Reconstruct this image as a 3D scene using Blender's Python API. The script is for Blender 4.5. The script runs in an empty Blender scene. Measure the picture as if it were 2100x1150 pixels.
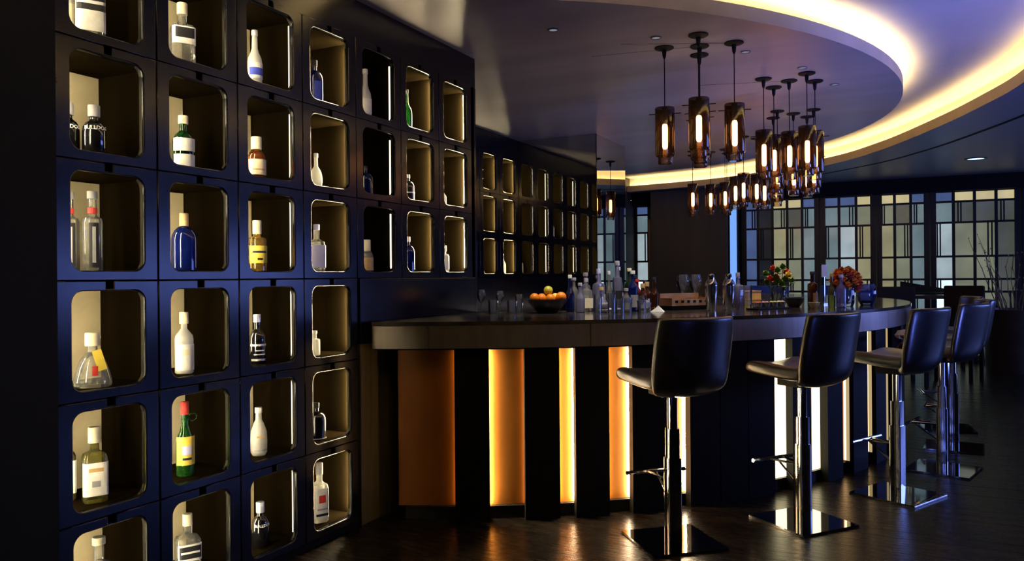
import bpy, bmesh, math, random
from math import sin, cos, pi, radians as R, sqrt
from mathutils import Vector, Matrix
random.seed(7)
S = bpy.context.scene
COL = S.collection

# ------------------------------------------------------------------ camera
H = 1.364
cd = bpy.data.cameras.new('camera'); cam = bpy.data.objects.new('camera', cd); COL.objects.link(cam)
cd.sensor_width = 36; cd.lens = 1622.3 / 2100 * 36; cd.shift_y = -7.4 / 2100
cd.clip_start = .05
cam.matrix_world = (Matrix.Translation((0, 0, H)) @ Matrix.Rotation(.4599, 4, 'Z')
                    @ Matrix.Rotation(pi / 2, 4, 'X') @ Matrix.Rotation(-.0086, 4, 'Z'))
S.camera = cam
# ------------------------------------------------------------------ world, exposure
w = bpy.data.worlds.new('night'); S.world = w; w.use_nodes = True
w.node_tree.nodes['Background'].inputs[0].default_value = (.25, .35, .8, 1)
w.node_tree.nodes['Background'].inputs[1].default_value = .02
S.view_settings.view_transform = 'Standard'; S.view_settings.look = 'None'
S.view_settings.exposure = 0.0; S.view_settings.gamma = 1.0; S.view_settings.use_curve_mapping = False
try:
    S.cycles.use_denoising = True
    S.cycles.caustics_reflective = False; S.cycles.caustics_refractive = False
    S.cycles.sample_clamp_indirect = 4; S.cycles.max_bounces = 8
    S.cycles.transparent_max_bounces = 16
except Exception:
    pass
def spot(name, loc, to, power, col, ang, rad):
    l = bpy.data.lights.new(name, 'SPOT'); l.energy = power; l.color = col; l.spot_size = R(ang); l.spot_blend = 1; l.shadow_soft_size = rad
    o = bpy.data.objects.new(name, l); COL.objects.link(o); o.location = loc
    o.rotation_euler = (Vector(to) - Vector(loc)).to_track_quat('-Z', 'Y').to_euler(); return o
# two unseen blue spots added right of the viewer to tint the ceiling
spot('blue_fill_spot', (2.4, 3.4, .5), (.25, 7.1, 3.0), 800, (.15, .21, 1), 62, .45)
spot('blue_fill_spot', (2.6, 1.4, .5), (-.2, 4.9, 3.0), 60, (.16, .22, 1), 60, .4)
# strengths of the light sources the place has
L_NICHE = 165.0
L_COVE_IN = 40.0
L_COVE_OUT = 27.0
L_BAR = 95.0
L_BULB = 60.0
L_WINDOW = 8.5
L_PANE = .36

# ------------------------------------------------------------------ materials
MATS = {}
def nodes(name):
    m = bpy.data.materials.new(name); m.use_nodes = True
    nt = m.node_tree
    return m, nt, nt.nodes['Principled BSDF']
def mat(name, col, rough=.5, metal=0, spec=.5, var=0, scale=8, stretch=(1, 1, 1), bump=0, rvar=0, coat=0, emit=None, ior=1.5):
    """principled surface with optional object-space grain in colour, gloss and relief"""
    if name in MATS: return MATS[name]
    m, nt, b = nodes(name)
    b.inputs['Base Color'].default_value = (*col, 1); b.inputs['Roughness'].default_value = rough
    b.inputs['Metallic'].default_value = metal; b.inputs['Specular IOR Level'].default_value = spec
    b.inputs['IOR'].default_value = ior
    b.inputs['Coat Weight'].default_value = coat; b.inputs['Coat Roughness'].default_value = .22
    if var or bump or rvar:
        tc = nt.nodes.new('ShaderNodeTexCoord'); mp = nt.nodes.new('ShaderNodeMapping')
        mp.inputs['Scale'].default_value = stretch
        nz = nt.nodes.new('ShaderNodeTexNoise'); nz.inputs['Scale'].default_value = scale
        nz.inputs['Detail'].default_value = 5
        nt.links.new(tc.outputs['Object'], mp.inputs[0]); nt.links.new(mp.outputs[0], nz.inputs['Vector'])
        if var:
            rp = nt.nodes.new('ShaderNodeValToRGB')
            rp.color_ramp.elements[0].position = .3; rp.color_ramp.elements[1].position = .7
            rp.color_ramp.elements[0].color = (*[c * (1 - var) for c in col], 1)
            rp.color_ramp.elements[1].color = (*[min(1, c * (1 + var)) for c in col], 1)
            nt.links.new(nz.outputs['Fac'], rp.inputs[0]); nt.links.new(rp.outputs[0], b.inputs['Base Color'])
        if rvar:
            mr = nt.nodes.new('ShaderNodeMapRange')
            mr.inputs[3].default_value = max(.02, rough - rvar); mr.inputs[4].default_value = rough + rvar
            nt.links.new(nz.outputs['Fac'], mr.inputs[0]); nt.links.new(mr.outputs[0], b.inputs['Roughness'])
        if bump:
            bp = nt.nodes.new('ShaderNodeBump'); bp.inputs['Strength'].default_value = bump; bp.inputs['Distance'].default_value = .01
            nt.links.new(nz.outputs['Fac'], bp.inputs['Height']); nt.links.new(bp.outputs[0], b.inputs['Normal'])
    if emit:
        b.inputs['Emission Color'].default_value = (*emit[0], 1); b.inputs['Emission Strength'].default_value = emit[1]
    MATS[name] = m; return m
def glow(name, col, strength):
    if name in MATS: return MATS[name]
    m = bpy.data.materials.new(name); m.use_nodes = True; nt = m.node_tree; nt.nodes.clear()
    e = nt.nodes.new('ShaderNodeEmission'); e.inputs[0].default_value = (*col, 1); e.inputs[1].default_value = strength
    o = nt.nodes.new('ShaderNodeOutputMaterial'); nt.links.new(e.outputs[0], o.inputs[0])
    MATS[name] = m; return m
def glass(name, tint, body=.0, bodycol=(1, 1, 1), rough=.04, gl=.5):
    """thin tinted glass: tinted see-through, glossy towards the edges, a little cloudy body"""
    if name in MATS: return MATS[name]
    m = bpy.data.materials.new(name); m.use_nodes = True; nt = m.node_tree; nt.nodes.clear()
    t = nt.nodes.new('ShaderNodeBsdfTransparent'); t.inputs[0].default_value = (*tint, 1)
    g = nt.nodes.new('ShaderNodeBsdfGlossy'); g.inputs['Roughness'].default_value = rough
    d = nt.nodes.new('ShaderNodeBsdfTranslucent'); d.inputs[0].default_value = (*bodycol, 1)
    d2 = nt.nodes.new('ShaderNodeBsdfDiffuse'); d2.inputs[0].default_value = (*bodycol, 1)
    mx0 = nt.nodes.new('ShaderNodeMixShader'); nt.links.new(d.outputs[0], mx0.inputs[1]); nt.links.new(d2.outputs[0], mx0.inputs[2])
    mx1 = nt.nodes.new('ShaderNodeMixShader'); mx1.inputs[0].default_value = body
    nt.links.new(t.outputs[0], mx1.inputs[1]); nt.links.new(mx0.outputs[0], mx1.inputs[2])
    fr = nt.nodes.new('ShaderNodeFresnel'); fr.inputs[0].default_value = 1.5
    mu = nt.nodes.new('ShaderNodeMath'); mu.operation = 'MULTIPLY_ADD'; mu.inputs[1].default_value = gl * 2; mu.inputs[2].default_value = .01; mu.use_clamp = True
    nt.links.new(fr.outputs[0], mu.inputs[0])
    mx2 = nt.nodes.new('ShaderNodeMixShader'); nt.links.new(mu.outputs[0], mx2.inputs[0])
    nt.links.new(mx1.outputs[0], mx2.inputs[1]); nt.links.new(g.outputs[0], mx2.inputs[2])
    o = nt.nodes.new('ShaderNodeOutputMaterial'); nt.links.new(mx2.outputs[0], o.inputs[0])
    MATS[name] = m; return m

M_panel = mat('navy_lacquer', (.006, .007, .013), .19, spec=.34, var=.25, scale=14, rvar=.03)
M_wall = mat('dark_wall', (.012, .012, .014), .6, var=.2, scale=5)
M_black = mat('matt_black', (.004, .004, .005), .7, spec=.2)
M_liner_side = mat('niche_side_veneer', (.0075, .0052, .0022), .8, spec=0, var=.25, scale=9, stretch=(1, 1, .2))
M_liner_back = mat('niche_back_board', (.66, .56, .34), .6, spec=.1, var=.12, scale=5)
M_strip = glow('niche_led', (1, .84, .54), L_NICHE)
M_strip_dim = glow('niche_led_dim', (1, .84, .55), L_NICHE * .20)
M_strip_right = glow('niche_led_right', (1, .80, .46), L_NICHE * 2.8)
M_strip_deep = glow('niche_led_deep', (1, .86, .56), L_NICHE * .8)
M_strip_line = glow('niche_led_line', (1, .84, .58), 3.0)
M_strip_low = glow('niche_led_low', (1, .84, .55), L_NICHE * .05)
M_ceil = mat('ceiling_satin', (.42, .39, .38), .38, spec=.4, var=.18, scale=1.2, stretch=(.35, 2.2, 1), rvar=.10, bump=.05)
M_ceil_up = mat('ceiling_upper_white', (.74, .72, .68), .6, var=.05, scale=2)
M_soffit = mat('soffit_grey', (.20, .20, .21), .4, var=.1, scale=1.5, rvar=.1)
M_lip = mat('soffit_lip', (.55, .42, .24), .5, var=.08, scale=4)
M_coveglow_in = glow('cove_led_inner', (1, .70, .29), L_COVE_IN)
M_coveglow_out = glow('cove_led_outer', (1, .68, .25), L_COVE_OUT)
M_floor = mat('floor_slab', (.01, .008, .007), .7)
M_mirror = mat('mirror_glass', (.62, .62, .60), .015, metal=1, var=.02, scale=2)
M_chrome = mat('chrome', (.62, .62, .65), .09, metal=1, var=.03, scale=20)
M_plate = mat('polished_plate', (.42, .42, .45), .05, metal=1, var=.03, scale=6)
M_leather = mat('brown_leather', (.014, .0105, .009), .33, spec=.8, var=.3, scale=30, bump=.10, rvar=.05, coat=.45)
M_brass = mat('bronze_fascia', (.44, .38, .32), .42, metal=.85, var=.12, scale=6, stretch=(3, 3, .4), rvar=.08)
M_top = mat('counter_stone', (.05, .042, .030), .09, spec=.7, var=.35, scale=9, coat=.3)
M_fin = mat('black_fin', (.005, .005, .005), .6, var=.3, scale=20, stretch=(4, 4, .2), spec=.2)
M_amber = mat('amber_panel', (.31, .098, .010), .45, var=.10, scale=6, stretch=(2, 2, .5), spec=.3)
M_plinth = mat('plinth', (.008, .007, .006), .5)
M_olive = mat('olive_wood', (.14, .115, .05), .5, var=.3, scale=10, stretch=(3, 3, .15))
M_barled = glow('bar_led', (1, .78, .40), L_BAR)
M_barled_hot = glow('bar_led_hot', (1, .88, .58), L_BAR * 1.5)
M_barled_dim = glow('bar_led_dim', (1, .60, .25), L_BAR * .06)
M_lit = glow('lit_diffuser', (1, .84, .48), 3.2)
M_finglow = glow('fin_side_glow_dim', (1, .72, .35), .5)  # glow for fin sides that only catch light
M_fill = glow('bar_fill_glow', (1, .84, .86), 6.0)  # added fill, unseen behind the bar
M_smoke = glass('smoked_amber_glass', (.15, .085, .055), .02, (.2, .08, .03), .03, .45)
M_cup = glass('clear_cup_glass', (.78, .66, .5), .04, (.9, .7, .4), .03, .6)
M_bulb = glow('bulb', (1, .70, .36), L_BULB)
M_lattice = mat('lattice_metal', (.006, .008, .010), .4, spec=.5, var=.1, scale=10)

# ------------------------------------------------------------------ mesh helpers
def mesh(name, v, f, m=None, smooth=False):
    me = bpy.data.meshes.new(name); me.from_pydata(v, [], f); me.validate()
    bm = bmesh.new(); bm.from_mesh(me); bmesh.ops.recalc_face_normals(bm, faces=bm.faces); bm.to_mesh(me); bm.free()
    if m: me.materials.append(m)
    if smooth:
        me.polygons.foreach_set('use_smooth', [True] * len(me.polygons))
        try: me.set_sharp_from_angle(angle=R(40))
        except Exception: pass
    return me
def add(name, me, parent=None, loc=(0, 0, 0), rot=(0, 0, 0), m=None):
    o = bpy.data.objects.new(name, me); COL.objects.link(o)
    o.location = loc; o.rotation_euler = rot
    if parent: o.parent = parent
    if m: me.materials.append(m)
    return o
def tag(o, label, cat, group=None, kind=None):
    o['label'] = label; o['category'] = cat
    if group: o['group'] = group
    if kind: o['kind'] = kind
    return o
def thing(name, label, cat, loc=(0, 0, 0), rz=0, group=None):
    o = bpy.data.objects.new(name, None); COL.objects.link(o); o.empty_display_size = .05
    o.location = loc; o.rotation_euler = (0, 0, rz)
    return tag(o, label, cat, group)
def structure(o, label=None):
    o['kind'] = 'structure'
    if label: o['label'] = label
    return o
def boxes(lst):
    v, f = [], []
    for (x0, x1, y0, y1, z0, z1) in lst:
        n = len(v)
        v += [(x0, y0, z0), (x1, y0, z0), (x1, y1, z0), (x0, y1, z0), (x0, y0, z1), (x1, y0, z1), (x1, y1, z1), (x0, y1, z1)]
        f += [tuple(n + i for i in q) for q in ((3, 2, 1, 0), (4, 5, 6, 7), (0, 1, 5, 4), (1, 2, 6, 5), (2, 3, 7, 6), (3, 0, 4, 7))]
    return v, f
def box(name, b, m, parent=None, bevel=0):
    me = mesh(name, *boxes([b]), m)
    if bevel:
        bm = bmesh.new(); bm.from_mesh(me)
        bmesh.ops.bevel(bm, geom=list(bm.edges), offset=bevel, segments=2, affect='EDGES', profile=.6)
        bm.to_mesh(me); bm.free()
    return add(name, me, parent)
def lathe(prof, n=20, sq=0, flat=1.0, close=True):
    """profile [(r,z)...]; sq squares the section off, flat squeezes y"""
    v, f = [], []
    for r, z in prof:
        for i in range(n):
            a = 2 * pi * i / n; c, s = cos(a), sin(a)
            k = 1.0
            if sq:
                p = 2 + sq * 5; k = 1 / (abs(c) ** p + abs(s) ** p) ** (1 / p)
            v.append((r * k * c, r * k * s * flat, z))
    for j in range(len(prof) - 1):
        for i in range(n):
            f.append((j * n + i, j * n + (i + 1) % n, (j + 1) * n + (i + 1) % n, (j + 1) * n + i))
    if close:
        if prof[0][0] > 1e-4: f.append(tuple(range(n))[::-1])
        if prof[-1][0] > 1e-4: f.append(tuple((len(prof) - 1) * n + i for i in range(n)))
    return v, f
def lath(name, prof, m, parent=None, loc=(0, 0, 0), n=20, sq=0, flat=1.0, smooth=True, close=True, rot=(0, 0, 0)):
    return add(name, mesh(name, *lathe(prof, n, sq, flat, close), m, smooth), parent, loc, rot)
def tube(name, pts, r, m, parent=None, n=8, loc=(0, 0, 0), radii=None):
    v, f = [], []
    pts = [Vector(p) for p in pts]
    for i, p in enumerate(pts):
        d = (pts[min(i + 1, len(pts) - 1)] - pts[max(i - 1, 0)]).normalized()
        up = Vector((0, 0, 1)) if abs(d.z) < .9 else Vector((1, 0, 0))
        s = d.cross(up).normalized(); t = s.cross(d)
        rr = radii[i] if radii else r
        for k in range(n):
            a = 2 * pi * k / n; v.append(tuple(p + s * cos(a) * rr + t * sin(a) * rr))
    for j in range(len(pts) - 1):
        for k in range(n): f.append((j * n + k, j * n + (k + 1) % n, (j + 1) * n + (k + 1) % n, (j + 1) * n + k))
    f.append(tuple(range(n))); f.append(tuple((len(pts) - 1) * n + k for k in range(n)))
    return add(name, mesh(name, v, f, m, True), parent, loc)
def rrect(w, h, r, n=6):
    p = []
    for cx, cy, a0 in ((w / 2 - r, h / 2 - r, 0), (-w / 2 + r, h / 2 - r, 90), (-w / 2 + r, -h / 2 + r, 180), (w / 2 - r, -h / 2 + r, 270)):
        for k in range(n + 1):
            a = R(a0 + 90 * k / n); p.append((cx + r * cos(a), cy + r * sin(a)))
    return p
def fill2d(name, loops, ext, bevel=0):
    """flat shape with holes, given thickness and eased edges; local xy plane, thickness along z"""
    cu = bpy.data.curves.new(name, 'CURVE'); cu.dimensions = '2D'; cu.fill_mode = 'BOTH'
    cu.extrude = ext / 2 - bevel; cu.bevel_depth = bevel; cu.bevel_resolution = 1; cu.offset = -bevel
    for l in loops:
        s = cu.splines.new('POLY'); s.points.add(len(l) - 1); s.use_cyclic_u = True
        for p, q in zip(s.points, l): p.co = (q[0], q[1], 0, 1)
    o = bpy.data.objects.new(name, cu); COL.objects.link(o)
    dg = bpy.context.evaluated_depsgraph_get(); dg.update()
    me = bpy.data.meshes.new_from_object(o.evaluated_get(dg)); bpy.data.objects.remove(o); bpy.data.curves.remove(cu)
    return me
def text_mesh(s, size):
    cu = bpy.data.curves.new('lettering', 'FONT'); cu.body = s; cu.size = size; cu.align_x = 'CENTER'; cu.align_y = 'CENTER'; cu.extrude = .0004; cu.resolution_u = 2
    cu.offset = size * .02
    o = bpy.data.objects.new('lettering', cu); COL.objects.link(o)
    dg = bpy.context.evaluated_depsgraph_get(); dg.update()
    me = bpy.data.meshes.new_from_object(o.evaluated_get(dg)); bpy.data.objects.remove(o); bpy.data.curves.remove(cu)
    return me

# circle on which the bar, the stools and the ceiling disc are laid out
CX, CY = -4.063, 7.442
WX = -2.684
def pol_bar(r, a, z):
    x, y, z = pol(r, a, z)
    return (max(x, WX + .004) if y < 4.89 else x, y, z)
def pol(r, a, z=0):
    return (CX + r * sin(R(a)), CY - r * cos(R(a)), z)
def arcbox(r0, r1, a0, a1, z0, z1, step=1.0):
    n = max(1, int(math.ceil((a1 - a0) / step))); v, f = [], []
    for i in range(n + 1):
        a = a0 + (a1 - a0) * i / n
        v += [pol_bar(r0, a, z0), pol_bar(r1, a, z0), pol_bar(r1, a, z1), pol_bar(r0, a, z1)] if z1 < 2 else [pol(r0, a, z0), pol(r1, a, z0), pol(r1, a, z1), pol(r0, a, z1)]
    for i in range(n):
        b = i * 4
        for k in range(4): f.append((b + k, b + (k + 1) % 4, b + 4 + (k + 1) % 4, b + 4 + k))
    f += [(0, 1, 2, 3), (n * 4 + 3, n * 4 + 2, n * 4 + 1, n * 4)]
    return v, f
def arc(name, r0, r1, a0, a1, z0, z1, m, parent=None, step=1.0, smooth=True):
    return add(name, mesh(name, *arcbox(r0, r1, a0, a1, z0, z1, step), m, smooth), parent)

# ================================================================== ROOM SHELL
WX = -2.684          # face of the niche wall
W2X = -3.88          # face of the niche wall behind the bar
ZC = 2.894           # underside of the ceiling disc
ZS = 2.85            # underside of the outer soffit
ZU = 3.10            # upper ceiling
XL, XR, YF, YB = -5.6, 5.6, -3.0, 14.4

floor = structure(box('floor', (XL, XR, YF, YB, -.06, -.012), M_floor), 'dark wooden plank floor')
def plank_material(i):
    k = random.uniform(.65, 1.35)
    return mat('floor_plank_%d' % i, (.014 * k, .010 * k, .007 * k), .27, spec=.5, ior=1.27, var=.45, scale=7, stretch=(.5, 8, 1), rvar=.09, bump=.07)
PM = [plank_material(i) for i in range(5)]
PW = .118
plank_me = []
for i in range(5):
    me = mesh('plank', *boxes([(XL, XR, .0012, PW - .0012, -.012, 0)]), PM[i]); plank_me.append(me)
for i in range(int((YB - 1.0) / PW)):
    add('plank', random.choice(plank_me), floor, (0, 1.0 + i * PW, random.uniform(-.0008, .0008)))
box('near_boards', (XL, XR, YF, 1.0, -.012, -.001), PM[0], floor)

wb = structure(box('wall_back', (XL, XR, YB, YB + .15, 0, ZU + .1), M_wall), 'dark wall behind the lattice screens')
wr = structure(add('wall_right', mesh('wall_right', *boxes([(XR, XR + .15, YF, 6.9, 0, ZU + .1), (XR, XR + .15, 12.6, YB, 0, ZU + .1), (XR, XR + .15, 6.9, 12.6, 0, .85), (XR, XR + .15, 6.9, 12.6, 2.1, ZU + .1)]), M_wall)), 'dark wall holding the dusk window')
wf = structure(box('wall_front', (XL, XR, YF - .15, YF, 0, ZU + .1), M_wall), 'dark wall behind the viewer')
cu_ = structure(box('ceiling', (XL, XR, YF, YB, ZU, ZU + .1), M_ceil_up), 'pale upper ceiling above the light coves')

# dusk window on the right: its blue light falls across the room
win = structure(bpy.data.objects.new('window_1', None), 'tall dusk window glowing blue'); COL.objects.link(win)
M_dusk = glow('dusk_sky_pane', (.20, .29, 1.0), L_WINDOW)
for k in range(4):
    y0 = 6.9 + k * 1.425
    box('pane', (XR + .06, XR + .07, y0 + .03, y0 + 1.395, .88, 2.07), M_dusk, win)
    box('mullion', (XR + .02, XR + .1, y0 - .03, y0 + .03, .85, 2.10), M_lattice, win)
box('mullion', (XR + .02, XR + .1, 12.57, 12.63, .85, 2.10), M_lattice, win)

# ---- dropped ceiling disc with a light cove along its rim
RD = 4.09
DX, DY = CX - .02, CY - .07
def disc_ring(r, z, n=144, xmin=XL + .05):
    return [(max(DX + r * sin(2 * pi * i / n), xmin), DY - r * cos(2 * pi * i / n), z) for i in range(n)]
n = 144
v = disc_ring(RD, ZC) + disc_ring(RD, ZC + .085) + disc_ring(RD - .02, ZC + .085) + disc_ring(RD - .02, ZC + .045) + disc_ring(RD - .4, ZC + .045)
f = [tuple(range(n))]
for j in range(4):
    for i in range(n): f.append((j * n + i, j * n + (i + 1) % n, (j + 1) * n + (i + 1) % n, (j + 1) * n + i))
f.append(tuple(4 * n + i for i in range(n)))
disc = structure(add('ceiling_disc', mesh('ceiling_disc', v, f, M_ceil)), 'satin grey round dropped ceiling over the bar')
cl_ = arc('cove_light', RD - .065, RD - .035, 0, 205, ZC + .058, ZC + .070, M_coveglow_in, disc, 3); cl_.location = (DX - CX, DY - CY, 0)
# ---- outer soffit with its own cove
# plan of the soffit's inner edge, a long soft oval
OV = [(-5.5, 1.0), (-4.3, .9), (-2.6, 1.1), (-.8, 1.9), (.5, 3.4), (.98, 5.3), (.87, 7.17), (.60, 8.3), (.22, 9.4), (-.27, 10.55), (-.95, 11.6), (-2.45, 12.95), (-4.3, 13.45), (-5.5, 13.5)]
def catmull(p, k=8):
    out = []
    q = [p[0]] + p + [p[-1]]
    for i in range(1, len(q) - 2):
        for j in range(k):
            t = j / k; a, b, c, d = q[i - 1], q[i], q[i + 1], q[i + 2]
            out.append(tuple(.5 * (2 * b[m] + (c[m] - a[m]) * t + (2 * a[m] - 5 * b[m] + 4 * c[m] - d[m]) * t * t + (3 * b[m] - a[m] - 3 * c[m] + d[m]) * t ** 3) for m in (0, 1)))
    return out + [p[-1]]
OVC = catmull(OV); no = len(OVC)
def ell(da, z):
    out = []
    for i, (x, y) in enumerate(OVC):
        a, b = OVC[max(0, i - 1)], OVC[min(no - 1, i + 1)]
        tx, ty = b[0] - a[0], b[1] - a[1]; l = sqrt(tx * tx + ty * ty)
        out.append((x + ty / l * da, y - tx / l * da, z))
    return out
def sweep(rows, closed=False):
    v = sum(rows, []); f = []; k = len(rows)
    for j in range(k if closed else k - 1):
        j2 = (j + 1) % k
        for i in range(no - 1): f.append((j * no + i, j * no + i + 1, j2 * no + i + 1, j2 * no + i))
    return v, f
edge = ell(0, ZS)
poly = edge + [(XL, edge[-1][1], ZS), (XL, YB, ZS), (XR, YB, ZS), (XR, YF, ZS), (XL, YF, ZS), (XL, edge[0][1], ZS)]
soff = structure(add('ceiling_soffit', mesh('ceiling_soffit', poly, [tuple(range(len(poly)))], M_soffit)), 'grey outer soffit around the ceiling disc')
bm = bmesh.new(); bm.from_mesh(soff.data); bmesh.ops.triangulate(bm, faces=bm.faces, ngon_method='EAR_CLIP'); bm.to_mesh(soff.data); bm.free()
add('cove_lip', mesh('cove_lip', *sweep([ell(0, ZS), ell(0, ZS + .10), ell(.03, ZS + .10), ell(.03, ZS + .05)]), M_lip, True), soff)
add('cove_wall', mesh('cove_wall', *sweep([ell(.03, ZS + .05), ell(.15, ZS + .05), ell(.15, ZU)]), M_ceil_up, True), soff)
add('cove_light', mesh('cove_light', *sweep([ell(.07, ZS + .052), ell(.11, ZS + .052), ell(.11, ZS + .072), ell(.07, ZS + .072)], True), M_coveglow_out), soff)
# shadow gap along the soffit, and a slim blue-white recessed light by the screens
add('shadow_gap', mesh('shadow_gap', *sweep([ell(.55, ZS), ell(.55, ZS - .004), ell(.59, ZS - .004), ell(.59, ZS)]), M_black), soff)
M_slot = glow('slot_light', (.45, .62, 1.0), 2.2)
for x, y in ((.85, 11.9), (1.35, 9.9)):
    t = tag(bpy.data.objects.new('recessed_light', None), 'small blue-white recessed ceiling light ' + ('by the lattice screens' if y > 10 else 'at the right edge of the soffit'), 'ceiling light', 'recessed soffit lights')
    COL.objects.link(t); t.location = (x, y, ZS)
    lath('rim', [(.13, 0), (.13, -.008), (.10, -.008), (.10, 0)], M_lattice, t, n=20)
    lath('diffuser', [(.10, -.002), (.0001, -.004)], M_slot, t, n=20)

# ================================================================== NICHE WALLS
PY, PZ, Y1, ZR = .431, .4416, 2.002, 1.4005
OW, OH = .307, .366
def niche_meshes(pw, tag_):
    hw, hz0 = pw / 2 - .0012, PZ / 2 - .0002
    nw, nd = .016, .030
    outer = [(-hw, -hz0), (-nw, -hz0), (-nw, -hz0 + nd), (nw, -hz0 + nd), (nw, -hz0), (hw, -hz0), (hw, hz0), (nw, hz0), (nw, hz0 - nd), (-nw, hz0 - nd), (-nw, hz0), (-hw, hz0)]
    me = fill2d('niche_panel' + tag_, [outer, rrect(OW, OH, .045)], .030, .004)
    me.materials.clear(); me.materials.append(M_panel)
    # local x -> world Y, local y -> world Z, local z -> world X
    me.transform(Matrix(((0, 0, 1, 0), (1, 0, 0, 0), (0, 1, 0, 0), (0, 0, 0, 1))))
    return me
PAN1 = niche_meshes(PY, '')
LW = PY / 2 - .012
DEP = .335
def liner_meshes(lw):
    x0, x1 = -DEP, -.031
    z0, z1 = -OH / 2, OH / 2
    back = mesh('niche_back', *boxes([(x0 - .01, x0, -lw, lw, z0, z1)]), M_liner_back)
    side = mesh('niche_side', *boxes([(x0, x1, -lw - .008, -lw, z0, z1), (x0, x1, lw, lw + .008, z0, z1), (x0, x1, -lw, lw, z1, z1 + .008), (x0, x1, -lw, lw, z0 - .008, z0)]), M_liner_side)
    return back, side
BK1, SD1 = liner_meshes(LW)
def strip_mesh(y, x, m, nm, wid=.008):
    return mesh(nm, *boxes([(x - wid, x, y - .004, y + .004, -OH / 2 + .02, OH / 2 - .02)]), m)
def strips(lw, t):
    return {('L', 2): strip_mesh(-lw + .012, -.0318, M_strip, 'led_strip', .0045), ('L', 1): strip_mesh(-lw + .012, -.0318, M_strip_dim, 'led_strip', .0045),
            ('R', 2): strip_mesh(lw - .012, -.041, M_strip_right, 'led_strip', .008), ('R', 1): strip_mesh(lw - .012, -.041, M_strip_low, 'led_strip', .008),
            ('L', 4): strip_mesh(-lw + .006, -.24, M_strip_deep, 'led_strip', .006),
            ('R', 3): strip_mesh(lw - .005, -.066, M_strip_line, 'led_strip', .005),
            ('L', 3): strip_mesh(-lw + .005, -.066, M_strip_line, 'led_strip', .005)}
ST1 = strips(LW, '')

wall = structure(bpy.data.objects.new('wall_left', None), 'navy black lacquered wall of lit bottle niches'); COL.objects.link(wall)
YE = 4.866; YA = Y1 - PY / 2
zb = ZR - 3 * PZ - (PZ - OH) / 2; zt = ZR + 3 * PZ - (PZ - OH) / 2
YM = Y1 + 3.5 * PY
box('wall_header', (W2X, WX - .004, YA, YE, zt, ZU), M_panel, wall)
box('wall_kick', (WX - .06, WX - .012, YA, YM, 0, zb - .001), M_black, wall)
box('wall_flank', (W2X, WX + .02, YF, YA - .006, 0, ZU), M_black, wall)
zm = ZR - (PZ - OH) / 2
box('wall_end_block', (W2X, WX - DEP - .02, YA, YE, 0, zt), M_black, wall)
box('blank_panel', (WX - DEP - .02, WX - .004, YM + .028, YE, 1.0, zm - .001), M_panel, wall, .003)
box('lower_panel', (WX - DEP - .02, WX - .006, YM + .028, YE, .0, .998), M_olive, wall)
box('end_panel', (WX - DEP - .02, WX - .003, YE - .02, YE + .004, 0, zt), M_panel, wall)
COLSTR = [(2, 1), (2, 1), (2, 3), (1, 2), (1, 3), (1, 2), (1, 2)]
def niche(parent, x, y, z, pan, bk, sd, st, ls, rs):
    p = add('niche_panel', pan, parent, (x - .015, y, z))
    add('niche_back', bk, p, (.015, 0, 0)); add('niche_side', sd, p, (.015, 0, 0))
    if ls: add('led_strip', st[('L', ls)], p, (.015, 0, 0))
    if ls == 2: add('led_strip', st[('L', 4)], p, (.015, 0, 0))
    if rs: add('led_strip', st[('R', rs)], p, (.015, 0, 0))
for c in range(7):
    for r in range(6 if c < 4 else 3):
        z = ZR + (2 - r) * PZ + OH / 2
        niche(wall, WX, Y1 + c * PY, z, PAN1, BK1, SD1, ST1, *COLSTR[c])

# second niche wall, behind the bar
P2 = .4525
PAN2 = niche_meshes(P2, '_wide'); BK2, SD2 = liner_meshes(P2 / 2 - .012); ST2 = strips(P2 / 2 - .012, '2')
wall2 = structure(bpy.data.objects.new('wall_bar', None), 'dark niche wall behind the bar'); COL.objects.link(wall2)
Y2 = [7.335 + k * P2 for k in (-5, -4, -3, -2, -1, 0, 1)]
YM2 = 8.02
box('wall_header', (W2X - .5, W2X - .004, YE + .01, YM2, zt, ZC + .02), M_panel, wall2)
box('wall_lower', (W2X - .5, W2X - .004, YE + .01, YM2, 0, zm - .002), M_panel, wall2)
box('wall_back_block', (W2X - .5, W2X - DEP - .02, YE + .01, YM2, zm, zt), M_black, wall2)
box('wall_flank', (W2X - .5, W2X - .004, YE + .01, Y2[0] - P2 / 2, zm, zt), M_panel, wall2)
box('wall_flank', (W2X - .36, W2X - .004, Y2[-1] + P2 / 2, YM2, zm, zt), M_panel, wall2)
for i, y in enumerate(Y2):
    for r in range(3):
        niche(wall2, W2X, y, ZR + (2 - r) * PZ + OH / 2, PAN2, BK2, SD2, ST2, 3 if i in (3, 5) else 1, 2)
structure(box('wall_far_left', (XL, W2X - .5, YF, YB, 0, ZU), M_wall), 'dark wall far left')
# mirrored column at the end of it
colm = thing('mirror_column', 'tall mirror-clad column at the end of the far niche wall', 'column', (0, 0, 0))
MX = -2.95
box('mirror_panel', (W2X - .3, MX - .006, YM2, YM2 + .006, 0, ZC - .001), M_mirror, colm)
box('mirror_panel', (MX - .006, MX, YM2 + .006, 9.0, 0, ZC - .001), M_mirror, colm)
box('column_core', (W2X - .3, MX - .006, YM2 + .006, 9.0, 0, ZC - .001), M_black, colm)
box('corner_trim', (MX - .004, MX + .003, YM2 - .003, YM2 + .008, 0, ZC - .001), M_lattice, colm)

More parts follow.
